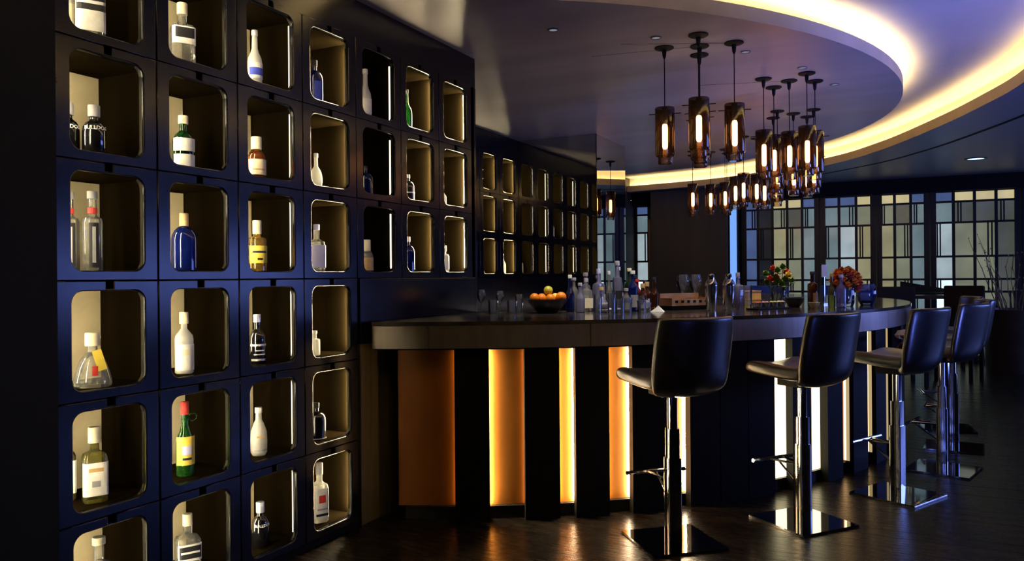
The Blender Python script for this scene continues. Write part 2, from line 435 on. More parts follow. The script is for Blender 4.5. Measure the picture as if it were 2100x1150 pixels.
# ================================================================== BACK OF THE ROOM
wd = structure(bpy.data.objects.new('wall_panelled', None), 'dark brown tall wall panel between the lattice screens'); COL.objects.link(wd)
M_dpanel = mat('dark_brown_panel', (.05, .045, .036), .6, var=.2, scale=3, stretch=(2, 2, .3))
M_copper = mat('copper_edge', (.45, .24, .10), .3, metal=.8, var=.1, scale=10)
box('panel_board', (-3.98, -2.66, 13.55, YB, 0, ZS - .01), M_dpanel, wd)
box('copper_strip', (-4.02, -3.985, 13.52, 13.6, 0, 2.35), M_copper, wd)
box('dark_return', (-2.655, -2.50, 13.6, YB, 0, ZS - .01), M_black, wd)

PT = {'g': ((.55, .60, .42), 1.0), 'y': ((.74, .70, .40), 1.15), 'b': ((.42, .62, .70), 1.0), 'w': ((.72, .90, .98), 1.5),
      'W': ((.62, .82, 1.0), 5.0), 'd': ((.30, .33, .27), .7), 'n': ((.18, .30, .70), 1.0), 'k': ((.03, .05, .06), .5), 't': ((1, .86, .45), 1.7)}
def pane_mat(k):
    nm = 'lit_pane_' + k
    if nm in MATS: return MATS[nm]
    m = bpy.data.materials.new(nm); m.use_nodes = True; nt = m.node_tree; b = nt.nodes['Principled BSDF']
    c, s = PT[k]
    b.inputs['Base Color'].default_value = (.1, .1, .1, 1); b.inputs['Roughness'].default_value = .12
    tc = nt.nodes.new('ShaderNodeTexCoord'); nz = nt.nodes.new('ShaderNodeTexNoise'); nz.inputs['Scale'].default_value = 2.2; nz.inputs['Detail'].default_value = 3
    rp = nt.nodes.new('ShaderNodeValToRGB'); rp.color_ramp.elements[0].position = .3; rp.color_ramp.elements[1].position = .7
    rp.color_ramp.elements[0].color = (*[x * .65 for x in c], 1); rp.color_ramp.elements[1].color = (*c, 1)
    nt.links.new(tc.outputs['Object'], nz.inputs['Vector']); nt.links.new(nz.outputs[0], rp.inputs[0]); nt.links.new(rp.outputs[0], b.inputs['Emission Color'])
    b.inputs['Emission Strength'].default_value = L_PANE * s
    MATS[nm] = m; return m
ZB = [.10, .62, 1.08, 1.27, 1.62, 2.14, 2.46, 2.62]
def lattice(x0, x1, nc, cols, label, y=13.9, seed=0):
    rnd = random.Random(seed)
    t = thing('lattice_screen', label, 'screen', ((x0 + x1) / 2, y, 0), 0, 'lit lattice screens along the back wall')
    cx = (x0 + x1) / 2; a, b = x0 - cx, x1 - cx
    for s in (a, b - .075): box('post', (s, s + .075, -.03, .03, 0, 2.7), M_lattice, t)
    for k, z in enumerate(ZB[1:]):
        box('rail', (a + .055, b - .055, -.012, .012, z - .016, z + .016), M_lattice, t)
    cw = (b - a - .055) / nc
    for i in range(1, nc):
        box('mullion', (a + .0275 + cw * i - .021, a + .0275 + cw * i + .021, -.016, .016, 0, 2.62), M_lattice, t)
    for i in range(nc):
        xa, xb = a + .0275 + cw * i, a + .0275 + cw * (i + 1)
        for k in range(len(ZB) - 1):
            ck = cols[i % len(cols)]
            if k == len(ZB) - 2: ck = 't' if ck in 'gyd' else 'n'  # top row glows in imitation of ceiling light reflected in the glass
            elif k == len(ZB) - 3: ck = {'g': 'd', 'y': 'g', 'w': 'b'}.get(ck, ck)
            elif k <= 1 and ck in 'gy': ck = 'g'
            if ck == 'w' and k <= 2: ck = 'W'
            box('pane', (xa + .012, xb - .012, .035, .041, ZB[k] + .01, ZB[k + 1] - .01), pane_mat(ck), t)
            if (i + k + seed) % 2 == 0 and k not in (3, 6):
                for fr in ((.22, .36) if rnd.random() < .6 else (.62, .80)):
                    xx = xa + cw * fr
                    box('slat', (xx - .010, xx + .010, -.01, .01, ZB[k], ZB[k + 1]), M_lattice, t)
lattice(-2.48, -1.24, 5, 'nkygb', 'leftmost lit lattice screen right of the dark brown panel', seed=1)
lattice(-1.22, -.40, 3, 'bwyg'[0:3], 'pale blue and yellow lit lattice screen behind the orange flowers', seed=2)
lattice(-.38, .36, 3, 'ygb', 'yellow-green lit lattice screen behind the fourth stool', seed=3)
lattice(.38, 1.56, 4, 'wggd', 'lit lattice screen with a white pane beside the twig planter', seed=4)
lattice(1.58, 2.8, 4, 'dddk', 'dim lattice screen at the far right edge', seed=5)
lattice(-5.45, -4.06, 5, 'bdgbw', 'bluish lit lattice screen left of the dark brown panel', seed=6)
M_blue = glow('blue_edge_light', (.18, .38, 1.0), 1.1)
t = thing('light_column', 'narrow blue-white glowing vertical light beside the dark brown panel', 'light', (-2.56, 13.55, 0))
box('diffuser', (-.05, .05, -.03, .03, .2, 2.55), M_blue, t); box('housing', (-.07, .07, .03, .05, 0, 2.6), M_lattice, t)
structure(box('trim_1', (-5.5, XR, 13.8, 14.0, 2.62, ZS), M_black), 'black header beam over the screens')
# spot track on the soffit, far left
t = thing('track_light', 'short black ceiling track with two small white spotlights', 'spotlight', (-4.15, 13.68, ZS))
box('track', (-.35, .35, -.02, .02, -.04, 0), M_black, t)
M_spot = glow('spot_lens', (1, .95, .85), 5)
for x in (-.25, .2):
    h = lath('spot_head', [(.03, 0), (.035, -.09), (.03, -.09)], M_black, t, (x, 0, -.04), n=12)
    lath('lens', [(.028, -.092), (.0001, -.094)], M_spot, h, n=12)

# ================================================================== BAR
bar = thing('bar_counter', 'curved bar counter with bronze fascia, black fins and glowing amber panels', 'bar counter', (0, 0, 0))
A0, A1 = 20.2, 176
RO, RI, ZT = 4.12, 2.90, 1.12
arc('counter_top', RI, RO, A0, A1, ZT - .022, ZT, M_top, bar)
seams = [A0, 24.6, 37.2, 49.5, 62, 74, 86, 98, 110, 122, 134, 146, 158, A1]
for a, b in zip(seams[:-1], seams[1:]):
    arc('fascia_panel', RO - .05, RO - .002, a + .03, b - .03, .972, ZT - .0225, M_brass, bar)
arc('under_top', RI + .05, RO - .055, A0, A1, .96, ZT - .025, M_black, bar)
RP, RF = 3.985, 4.06
arc('plinth', RP - .05, RP + .02, A0 + 2.2, A1, 0, .07, M_plinth, bar)
gaps = [(22.2, 26.5), (29.25, 32.05), (34.85, 36.15), (38.95, 40.95), (44.15, 46.2), (55.3, 57.6), (60.2, 62.7), (65.3, 67.4), (70.6, 72.8), (76, 78.5), (82, 84.2), (88, 90), (94, 96), (100, 102)]
strength = [(0, 'd'), ('h', 'd'), ('n', 'h'), ('n', 'h'), ('n', 'h'), (0, 0), (0, 0), (0, 'd'), (0, 'd'), (0, 'd'), (0, 'd'), (0, 'd'), (0, 'd'), (0, 'd')]
LM = {'d': M_barled_dim, 'n': M_barled, 'h': M_barled_hot}
for (a, b), (sl, sr) in zip(gaps, strength):
    arc('amber_panel', RP - .03, RP, a - .4, b + .4, .072, .965, M_lit if (a, b) in gaps[5:7] else M_amber, bar, .8)
    if sl: arc('led_strip', RP + .004, RP + .016, a - .16, a - .04, .08, .95, LM[sl], bar)
    if sr: arc('led_strip', RP + .004, RP + .016, b + .04, b + .16, .08, .95, LM[sr], bar)
for k, (a, b) in enumerate(gaps):
    if k >= 7: arc('fin_side_glow', RP + .022, RP + .045, b - .05, b - .004, .08, .95, M_finglow, bar)  # thin glowing strip imitates the fin's side lit by the LEDs
arc('fill_strip', 2.78, 2.82, 30, 165, .93, .95, M_fill, bar, 3)  # added strip, hidden behind the bar, to brighten the ceiling disc
for (g0, g1) in zip(gaps[:-1], gaps[1:]):
    a, b = g0[1], g1[0]
    # each fin: a wedge open at the back, where the strips sit
    if b - a < 4.5:
        f_ = arc('fin', RP + .020, RF, a, b, 0, .96, M_fin, bar, .7)
        arc('fin_core', RP - .03, RP + .020, a + .42, b - .42, 0, .96, M_black, f_, .7)
    else:
        f_ = arc('service_panel', RP + .020, RF, a, b, 0, .96, M_fin, bar, .7)
        arc('fin_core', RP - .03, RP + .020, a + .42, b - .42, 0, .96, M_black, f_, .7)
        for x in (a + (b - a) * .33, a + (b - a) * .66):
            arc('panel_joint', RF - .002, RF + .0015, x, x + .06, .01, .95, M_black, f_)
f_ = arc('back_panelling', RP + .02, RF, gaps[-1][1], A1, 0, .96, M_fin, bar)
arc('inner_carcass', RI + .1, RP - .04, A0 + 4, A1, 0, .958, M_black, bar)

# ================================================================== STOOLS
def make_stool_meshes():
    W = .225
    path = []
    # (u forward, z) along the middle of the shell
    pts = [(.235, .800), (.225, .835), (.17, .838), (.08, .826), (-.02, .818), (-.10, .822), (-.150, .845), (-.178, .89), (-.195, .95), (-.21, 1.02), (-.225, 1.09), (-.238, 1.15)]
    def grid(pp, wrap, mname, nm):
        v, f = [], []
        nv = 9
        for j, (u, z, wk, lift) in enumerate(pp):
            for i in range(nv):
                s = -1 + 2 * i / (nv - 1)
                v.append((s * W * wk, u + wrap * lift * s * s, z + .022 * (1 - lift) * s * s))
        for j in range(len(pp) - 1):
            for i in range(nv - 1): f.append((j * nv + i, j * nv + i + 1, (j + 1) * nv + i + 1, (j + 1) * nv + i))
        return mesh(nm, v, f, M_leather, True)
    seat = grid([(.235, .802, .90, 0), (.232, .832, .93, 0), (.20, .840, .97, 0), (.10, .832, 1, 0), (0, .822, 1, 0), (-.09, .822, 1, .1), (-.135, .835, 1, .3)], .06, 'seat', 'seat')
    back = grid([(-.075, .775, .80, .2), (-.125, .785, .92, .4), (-.165, .82, 1, .7), (-.188, .88, 1.02, 1), (-.202, .95, 1.03, 1), (-.215, 1.03, 1.03, 1), (-.228, 1.10, 1.02, 1), (-.236, 1.145, 1.0, 1), (-.236, 1.160, .97, 1)], .075, 'back', 'backrest')
    return seat, back
SEAT, BACK = make_stool_meshes()
def shell(name, me, parent, th, off):
    o = add(name, me, parent)
    s = o.modifiers.new('thickness', 'SOLIDIFY'); s.thickness = th; s.offset = off
    b = o.modifiers.new('round', 'SUBSURF'); b.levels = 2; b.render_levels = 2
    return o
PLATE = mesh('base_plate', *boxes([(-.205, .205, -.205, .205, 0, .012)]), M_plate)
bm = bmesh.new(); bm.from_mesh(PLATE); bmesh.ops.bevel(bm, geom=list(bm.edges), offset=.004, segments=2, affect='EDGES'); bm.to_mesh(PLATE); bm.free()
stool_words = ['nearest dark leather bar stool, seen from behind', 'second nearest dark leather bar stool, beside the brightest lit strips',
               'third dark leather bar stool along the bar, its back shining blue', 'fourth bar stool along the bar, its back turned to the right and lit blue',
               'fifth bar stool, partly hidden by the fourth', 'farthest bar stool in the row along the bar']
def rsq(w, z0, z1, r=.006):
    p = rrect(w, w, r, 3); k = len(p); v = [(x, y, z0) for x, y in p] + [(x, y, z1) for x, y in p]
    f = [(i, (i + 1) % k, k + (i + 1) % k, k + i) for i in range(k)] + [tuple(range(k))[::-1], tuple(range(k, 2 * k))]
    return v, f
STEM = [mesh('pole', *rsq(.070, .012, .43), M_chrome, True), mesh('pole_sleeve', *rsq(.058, .43, .58), M_chrome, True), mesh('pole_upper', *rsq(.042, .58, .755), M_chrome, True)]
MOUNT = mesh('seat_mount', *boxes([(-.09, .09, -.09, .09, .752, .792)]), M_black)
def stool(r, a, turn, label):
    x, y, _ = pol(r, a)
    t = thing('bar_stool', label, 'bar stool', (x, y, 0), R(a), 'bar stools around the curved bar')   # local +y looks at the centre of the bar
    add('base_plate', PLATE, t)
    pl = add('pole', STEM[0], t); add('pole_sleeve', STEM[1], pl); add('pole_upper', STEM[2], pl)
    add('seat_mount', MOUNT, t)
    s = shell('seat', SEAT, t, .075, 0); b = shell('backrest', BACK, t, .05, 0)
    s.rotation_euler = b.rotation_euler = (0, 0, R(turn)); s.location = b.location = (.03 * sin(R(turn)), -.03 * cos(R(turn)), 0)
    fr = tube('footrest', [(-.17, .20, .315), (.17, .20, .315)], .011, M_chrome, t)
    for q in (-.05, .05): tube('bracket', [(q * .4, .03, .315), (q, .20, .315)], .007, M_chrome, fr)
    tube('bracket', [(0, .03, .20), (0, .19, .31)], .006, M_chrome, fr)
    tube('lever', [(.05, 0, .765), (.20, -.02, .755)], .006, M_black, t)
    # stitched seam across the backrest
    return t
for (r, a, tn), lb in zip([(4.56, 41.0, 10), (4.54, 51.5, 9), (4.50, 63.3, 0), (4.46, 74.5, -8), (4.42, 85.3, 12), (4.42, 96.5, 8)], stool_words):
    stool(r, a, tn, lb)

# ================================================================== PENDANTS
def pendant_parts():
    P = {}
    P['canopy'] = mesh('canopy', *lathe([(.0001, 0), (.062, 0), (.064, -.006), (.055, -.012), (.016, -.016), (.012, -.06), (.006, -.075), (.0001, -.076)], 20), M_black, True)
    P['cord'] = mesh('cord', *lathe([(.0035, -.07), (.0035, -.405)], 6), M_black)
    P['lamp_holder'] = mesh('lamp_holder', *lathe([(.0001, -.40), (.018, -.402), (.018, -.50), (.012, -.51), (.0001, -.511)], 12), M_black, True)
    P['glass_shade'] = mesh('glass_shade', *lathe([(.064, -.405), (.0655, -.41), (.0655, -.72), (.060, -.73), (.0001, -.732)], 24, close=False), M_smoke, True)
    P['glass_cup'] = mesh('glass_cup', *lathe([(.048, -.70), (.048, -.775), (.044, -.782), (.0001, -.782)], 20, close=False), M_cup, True)
    P['bulb'] = mesh('bulb', *lathe([(.0001, -.512), (.014, -.516), (.018, -.53), (.018, -.665), (.013, -.68), (.0001, -.684)], 14), M_bulb, True)
    v, f = lathe([(.003, -.105), (.003, .105)], 6)
    P['cross_pin'] = mesh('cross_pin', [(z, y, x - .445) for x, y, z in v], f, M_black)
    return P
PP = pendant_parts()
def pendant(x, y, label, group, rz, dz=0):
    t = thing('pendant_lamp', label, 'pendant lamp', (x, y, ZC), rz, group)
    t.location.z = ZC
    for k in ('canopy', 'cord', 'lamp_holder', 'glass_shade', 'glass_cup', 'bulb', 'cross_pin'):
        add(k, PP[k], t)
    return t
C1 = [(-1.43, 5.22, 'left'), (-1.16, 5.04, 'front'), (-1.21, 5.29, 'centre'), (-1.26, 5.50, 'rear'), (-.99, 5.32, 'right')]
C2 = [(-.97, 6.41, 'left'), (-.94, 6.74, 'rear'), (-.80, 6.57, 'centre'), (-.65, 6.39, 'front'), (-.62, 6.68, 'right')]
C3 = [(-1.05, 7.74, 'left'), (-1.13, 8.05, 'rear'), (-.93, 7.93, 'centre'), (-.83, 8.15, 'far right'), (-.74, 7.83, 'front')]
C4 = [(-1.58, 8.98, 'left'), (-1.72, 9.26, 'rear'), (-1.47, 9.17, 'centre'), (-1.42, 9.40, 'far right'), (-1.24, 9.08, 'front')]
C5 = [(-2.32, 9.72, 'left'), (-2.40, 10.05, 'rear'), (-2.14, 9.90, 'centre'), (-1.98, 10.10, 'far right'), (-1.94, 9.78, 'front')]
for cl, nm in ((C1, 'nearest'), (C2, 'second'), (C3, 'third'), (C4, 'fourth'), (C5, 'farthest')):
    for x, y, p in cl:
        pendant(x, y, 'smoked amber glass pendant lamp, %s one of the %s cluster' % (p, nm), 'pendant lamps over the bar', random.uniform(-.4, .4))
# thin wires along the ceiling between the canopies
for a, b, lb in ((C1[0], C1[2], 'left'), (C1[1], C1[4], 'right'), (C2[0], C2[2], 'second cluster')):
    wire = tube('ceiling_wire', [(a[0] - .5, a[1] - .05, ZC - .006), (b[0], b[1], ZC - .004)], .001, M_black, n=5)
    tag(wire, 'thin dark wire along the ceiling to the ' + ('second cluster of pendants' if 'second' in lb else 'nearest cluster, %s canopy' % lb), 'wire', 'ceiling wires')

# small downlights added across the ceiling disc to brighten the things on the counter
M_dl = glow('downlight_lens', (.85, .90, 1), .25)
for a, wd in ((36, 'above the fruit bowl'), (47, 'above the bar bottles'), (59, 'above the steel shakers'), (70, 'above the cartons'), (81, 'above the orange flowers')):
    x, y, _ = pol(3.62, a)
    t = thing('downlight', 'tiny added ceiling downlight ' + wd, 'ceiling light', (x, y, ZC), 0, 'added tiny downlights over the bar')
    lath('rim', [(.036, 0), (.036, -.006), (.026, -.006), (.026, 0)], M_soffit, t, n=16)
    lath('lens', [(.026, -.002), (.0001, -.003)], M_dl, t, n=16)
    tx, ty, _ = pol(3.3, a)
    spot('counter_fill_beam', (x, y, ZC - .02), (tx, ty, 1.2), 120, (1, .93, .86), 42, .02)

# ================================================================== BOTTLES
G = {'clear': glass('bottle_clear', (.92, .93, .88), .22, (.95, .92, .80), .05, .5),
     'frost': glass('bottle_frosted', (.9, .9, .85), .75, (.95, .93, .85), .2, .3),
     'black': mat('bottle_black_glass', (.004, .004, .005), .08, spec=.8, var=.1, scale=5, coat=.5),
     'blue': glass('bottle_blue', (.03, .07, .45), .35, (.02, .05, .45), .05, .5),
     'navy': glass('bottle_navy', (.01, .02, .16), .45, (.01, .02, .16), .05, .6),
     'green': glass('bottle_green', (.10, .42, .10), .25, (.08, .35, .06), .05, .5),
     'dgreen': glass('bottle_dark_green', (.02, .12, .03), .3, (.02, .14, .03), .05, .5),
     'olive': glass('bottle_olive', (.72, .70, .30), .2, (.6, .55, .2), .05, .5),
     'amber': glass('bottle_amber', (.75, .28, .05), .3, (.6, .18, .03), .05, .5),
     'gold': glass('bottle_gold', (.9, .62, .15), .3, (.8, .5, .1), .05, .5),
     'brown': glass('bottle_brown', (.25, .10, .05), .3, (.2, .06, .03), .05, .5),
     'violet': glass('bottle_violet', (.75, .75, .98), .3, (.7, .7, 1), .05, .6),
     'red': glass('bottle_red', (.5, .03, .03), .4, (.5, .03, .03), .05, .5)}
def paper(nm, c): return mat('paper_' + nm, c, .6, var=.08, scale=40)
PAP = {'white': paper('white', (.85, .83, .75)), 'cream': paper('cream', (.80, .72, .48)), 'yellow': paper('yellow', (.85, .65, .08)),
       'black': paper('black', (.012, .012, .015)), 'blue': paper('blue', (.04, .07, .55)), 'red': paper('red', (.60, .04, .03)),
       'grey': paper('grey', (.35, .35, .36)), 'tan': paper('tan', (.55, .36, .14)), 'silver': mat('silver_print', (.8, .8, .8), .3, metal=.6, var=.05, scale=30),
       'lilac': paper('lilac', (.62, .60, .90)), 'wood': mat('cork_wood', (.62, .42, .20), .6, var=.2, scale=30)}
def arc_label(name, r, z0, z1, m, parent, half=62, sq=0, flat=1.0, c=0):
    """paper wrapped round the bottle's front, following its section; front is local -y"""
    v, f = [], []; k = 12
    for i in range(k + 1):
        a = R(-90 + c - half + 2 * half * i / k); cc, ss = cos(a), sin(a); q = 1
        if sq:
            p = 2 + sq * 5; q = 1 / (abs(cc) ** p + abs(ss) ** p) ** (1 / p)
        for rr in (r, r + .0012):
            v += [(rr * q * cc, rr * q * ss * flat, z0), (rr * q * cc, rr * q * ss * flat, z1)]
    for i in range(k):
        b = i * 4; f += [(b, b + 1, b + 5, b + 4), (b + 2, b + 6, b + 7, b + 3), (b + 1, b + 3, b + 7, b + 5), (b, b + 4, b + 6, b + 2)]
    f += [(0, 2, 3, 1), (k * 4, k * 4 + 1, k * 4 + 3, k * 4 + 2)]
    return add(name, mesh(name, v, f, m, False), parent)
def wrap_text(parent, s, size, r, z, m, c=0):
    me = text_mesh(s, size)
    for vt in me.vertices:
        a = R(-90 + c) + vt.co.x / r; rr = r + .0015 + vt.co.z
        vt.co = (rr * cos(a), rr * sin(a), z + vt.co.y)
    me.materials.clear(); me.materials.append(m)
    return add('lettering', me, parent)
def bottle(label, loc, h, r, kind='round', gl='clear', cap='cream', lab=(), rz=0, group='bottles in the niche wall', text=None, cat='bottle', capr=None, caph=None, name='bottle'):
    """kinds differ in shoulder and neck; lab: list of (z0, z1, colour, half angle) as shares of the height"""
    t = thing(name, label, cat, loc, rz, group)
    nr = max(.010, r * .34); sq = 0
    if kind == 'round': pr = [(.85, 0), (1, .02), (1, .56), (.93, .62), (.62, .68), (nr / r, .73), (nr / r, .90), (nr / r * 1.15, .905), (nr / r * 1.15, .93)]
    elif kind == 'square': pr = [(.9, 0), (1, .02), (1, .60), (.9, .64), (.5, .67), (nr / r, .70), (nr / r, .90)]; sq = .8
    elif kind == 'slim': pr = [(.85, 0), (1, .02), (1, .44), (.9, .52), (.6, .60), (.42, .68), (.36, .92)]
    elif kind == 'stout': pr = [(.9, 0), (1, .03), (1, .46), (.95, .56), (.75, .64), (.45, .69), (.38, .72), (.38, .86)]
    elif kind == 'bell': pr = [(.96, 0), (1, .04), (.97, .14), (.80, .36), (.60, .52), (.40, .60), (.26, .64), (.26, .80)]
    elif kind == 'arch': pr = [(.9, 0), (1, .02), (1, .54), (.95, .62), (.78, .70), (.50, .755), (.27, .77), (.27, .88)]
    elif kind == 'cyl': pr = [(.9, 0), (1, .015), (1, .62), (.9, .66), (.55, .68), (.42, .70), (.42, .92)]
    elif kind == 'orb': pr = [(.55, 0), (.85, .04), (1, .18), (.98, .32), (.82, .46), (.55, .56), (.32, .62), (.28, .90)]
    elif kind == 'jug': pr = [(.75, 0), (.95, .06), (1, .30), (.92, .50), (.6, .66), (.38, .74), (.34, .90)]
    pr = [(a * r, b * h) for a, b in pr]
    lath('body', pr + [(.0001, pr[-1][1])], G[gl], t, n=20, sq=sq)
    top = pr[-1][1]; cr = capr or pr[-1][0] * 1.25; cz = caph or (h - top)
    c0 = min(top - .004, h - cz)
    lath('cap', [(.0001, c0), (cr, c0), (cr, h - .003), (cr * .92, h), (.0001, h)], PAP[cap], t, n=14)
    for i, (z0, z1, colr, half) in enumerate(lab):
        rr = max(rad_at(pr, z0 * h), rad_at(pr, z1 * h)) + .0008 + .0006 * i
        arc_label('label_paper' if i == 0 else 'label_print', rr, z0 * h, z1 * h, PAP[colr], t, half, sq)
    if text:
        wrap_text(t, text[0], text[1], rad_at(pr, text[2] * h) + .001, text[2] * h, PAP['white'], text[3])
    return t
def rad_at(pr, z):
    for (r0, z0), (r1, z1) in zip(pr[:-1], pr[1:]):
        if z0 <= z <= z1: return r0 + (r1 - r0) * (z - z0) / max(1e-6, z1 - z0)
    return pr[-1][0]
ORD = ['first', 'second', 'third', 'fourth', 'fifth', 'sixth', 'seventh']
ROWN = ['top', 'second', 'third', 'fourth', 'fifth', 'bottom']
BX = WX - .105
FACE = R(62)           # bottle fronts look out into the room, a little towards the viewer
def nb(c, r, desc, h, rad, dy=0, dx=0, **k):
    z = ZR + (2 - r) * PZ + .0005
    lb = '%s, %s row, %s column of niches' % (desc, ROWN[r], ORD[c])
    return bottle(lb, (BX + dx, Y1 + c * PY + dy, z), h, rad, rz=FACE, **k)
nb(0, 0, 'clear gin bottle with black label bands at right', .30, .050, dy=.0, kind='square', cap='cream', lab=[(.08, .58, 'white', 60), (.34, .56, 'black', 50), (.42, .46, 'white', 46)])
nb(0, 0, 'pale bottle behind the black-labelled one', .28, .045, dy=-.02, dx=-.15, kind='square', gl='frost', cap='cream', lab=[(.1, .55, 'cream', 60)])
nb(0, 1, 'black bottle with white lettering at right', .195, .042, dy=.015, kind='stout', gl='black', cap='grey', caph=.045, capr=.022, text=('BULLDOG', .0195, .53, 4))
nb(0, 1, 'black bottle with white lettering at left', .20, .042, dy=-.045, dx=-.07, kind='stout', gl='black', cap='grey', caph=.045, capr=.022, text=('BULLDOG', .0195, .53, 4))
nb(0, 2, 'tall clear bottle with red neck band at right', .305, .036, dy=.005, kind='cyl', cap='grey', lab=[(.72, .79, 'red', 170), (.04, .60, 'black', 26), (.10, .55, 'silver', 9)])
nb(0, 2, 'tall clear bottle with red neck band at left', .305, .036, dy=-.035, dx=-.08, kind='cyl', cap='grey', lab=[(.72, .79, 'red', 170), (.04, .60, 'black', 26), (.10, .55, 'silver', 9)])
t = nb(0, 3, 'bell-shaped decanter bottle with large cream stopper and yellow tag', .205, .068, dy=.0, kind='bell', gl='clear', cap='cream', capr=.026, caph=.05, lab=[(.22, .40, 'red', 9)])
tg = box('hang_tag', (.028, .060, -.062, -.058, .055, .135), PAP['yellow'], t); tg.rotation_euler = (0, R(-16), 0)
nb(0, 4, 'square olive bottle with cream label at right', .285, .042, dy=.005, kind='square', gl='olive', cap='cream', capr=.022, caph=.06, lab=[(.10, .54, 'white', 62), (.42, .47, 'tan', 30), (.22, .30, 'grey', 18)])
nb(0, 4, 'square olive bottle with cream label at left', .285, .042, dy=-.035, dx=-.13, kind='square', gl='olive', cap='cream', capr=.022, caph=.06, lab=[(.10, .54, 'white', 62), (.42, .47, 'tan', 30)])
nb(0, 5, 'clear bottle with cream cap', .30, .045, dy=.02, kind='cyl', gl='clear', cap='cream', lab=[(.15, .55, 'white', 60)])
nb(1, 0, 'clear square bottle with black label and flared cap', .275, .046, dy=.005, kind='square', cap='cream', capr=.022, caph=.05, lab=[(.33, .60, 'white', 62), (.42, .58, 'black', 40)])
nb(1, 0, 'clear bottle half hidden behind the black-labelled square one', .25, .04, dy=-.03, dx=-.14, kind='square', gl='frost', cap='cream', lab=[(.12, .5, 'white', 62)])
nb(1, 1, 'dark-shouldered bottle with two white labels', .23, .044, dy=.005, kind='stout', gl='dgreen', cap='cream', lab=[(.03, .26, 'white', 70), (.32, .56, 'white', 70)])
nb(1, 1, 'white-labelled bottle behind the dark-shouldered one', .22, .040, dy=-.04, dx=-.09, kind='stout', gl='dgreen', cap='cream', lab=[(.05, .52, 'white', 70)])
nb(1, 2, 'round-shouldered blue bottle with cork stopper', .25, .052, dy=.005, kind='arch', gl='blue', cap='wood', caph=.055, capr=.019)
nb(1, 3, 'tall pale bottle with cream label and cream cap', .265, .038, dy=0, kind='round', gl='frost', cap='cream', caph=.05, capr=.019, lab=[(.06, .48, 'white', 70), (.30, .40, 'cream', 22)])
t = nb(1, 4, 'green bottle with yellow label and red cap', .32, .037, dy=0, kind='slim', gl='green', cap='red', caph=.055, capr=.018, lab=[(.16, .54, 'yellow', 72), (.30, .42, 'lilac', 30), (.23, .26, 'black', 28)])
tube('handle', [(.016 + .017 * (1 - cos(R(k))), 0, .250 + .017 * sin(R(k))) for k in range(-90, 271, 30)], .003, G['green'], t, 6)
nb(1, 5, 'clear bottle with dark oval label', .275, .048, dy=.01, kind='square', gl='clear', cap='cream', caph=.05, lab=[(.30, .56, 'white', 52), (.34, .53, 'black', 44), (.42, .45, 'white', 38)])
nb(2, 0, 'slim clear bottle with blue label', .275, .034, kind='slim', gl='frost', cap='silver', lab=[(.14, .42, 'white', 70), (.20, .33, 'blue', 60)])
nb(2, 1, 'amber brandy bottle with cream label and tall cap', .205, .043, dy=.005, kind='stout', gl='amber', cap='cream', caph=.06, capr=.025, lab=[(.10, .46, 'cream', 70), (.20, .24, 'tan', 40)])
t = nb(2, 2, 'dark-gold rum bottle with round yellow label', .245, .044, dy=.005, kind='cyl', gl='gold', cap='cream', caph=.065, capr=.021, lab=[(.16, .50, 'yellow', 66), (.36, .40, 'black', 44), (.22, .26, 'black', 16)])
nb(2, 3, 'black bottle with silver bands', .235, .038, kind='stout', gl='black', cap='silver', lab=[(.36, .40, 'silver', 70), (.06, .10, 'silver', 60), (.18, .20, 'silver', 40), (.26, .28, 'silver', 30)])
nb(2, 4, 'round white bottle with a small tag', .23, .040, dy=.005, kind='jug', gl='frost', cap='white', lab=[(.10, .14, 'grey', 50), (.38, .42, 'tan', 30)])
nb(2, 5, 'black bottle with white lettering', .215, .040, dy=.01, kind='stout', gl='black', cap='silver', caph=.05, capr=.020, text=('BULLDOG', .0185, .50, 4))
nb(3, 0, 'round-shouldered dark blue bottle', .235, .046, kind='arch', gl='navy', cap='black', lab=[(.05, .5, 'blue', 24)])
nb(3, 1, 'small white bottle with slender neck', .185, .034, dy=.005, kind='orb', gl='frost', cap='white')
nb(3, 2, 'clear bottle with lilac-white label', .25, .038, dy=.005, kind='square', gl='clear', cap='lilac', lab=[(.08, .56, 'lilac', 62)])
nb(3, 3, 'small pale bottle, mostly hidden', .13, .030, dy=-.02, kind='cyl', gl='frost', cap='white')
nb(3, 4, 'round-shouldered black bottle', .19, .050, dy=-.01, kind='arch', gl='black', cap='black', lab=[(.02, .05, 'silver', 60)])
nb(3, 5, 'white bottle with red emblem label', .31, .039, dy=.01, kind='square', gl='frost', cap='white', caph=.06, capr=.019, lab=[(.08, .58, 'white', 66), (.34, .47, 'red', 24), (.12, .16, 'black', 40), (.22, .25, 'grey', 34)])
nb(4, 0, 'tall slim white bottle', .29, .034, dy=.01, kind='slim', gl='frost', cap='white', lab=[(.1, .4, 'white', 60)])
nb(4, 1, 'round-shouldered dark blue bottle', .17, .046, dy=.0, kind='arch', gl='navy', cap='black')
nb(4, 2, 'short bottle with large cream cap and tan tag', .185, .040, dy=.005, kind='stout', gl='clear', cap='cream', caph=.07, capr=.026, lab=[(.04, .44, 'tan', 64)])
nb(5, 0, 'green bottle', .26, .040, dy=-.005, kind='slim', gl='green', cap='black')
nb(5, 1, 'dark bottle with silver collar', .17, .042, dy=.01, kind='arch', gl='black', cap='silver', lab=[(.3, .34, 'silver', 60)])
nb(5, 2, 'dark blue bottle with small silver cap', .22, .044, dy=.005, kind='arch', gl='navy', cap='silver')
nb(6, 1, 'pale slim bottle', .14, .030, dy=-.01, kind='slim', gl='frost', cap='white')
nb(6, 2, 'short white bottle', .18, .033, dy=.01, kind='cyl', gl='frost', cap='white', caph=.04, lab=[(.1, .6, 'white', 70)])
z = ZR + .0005
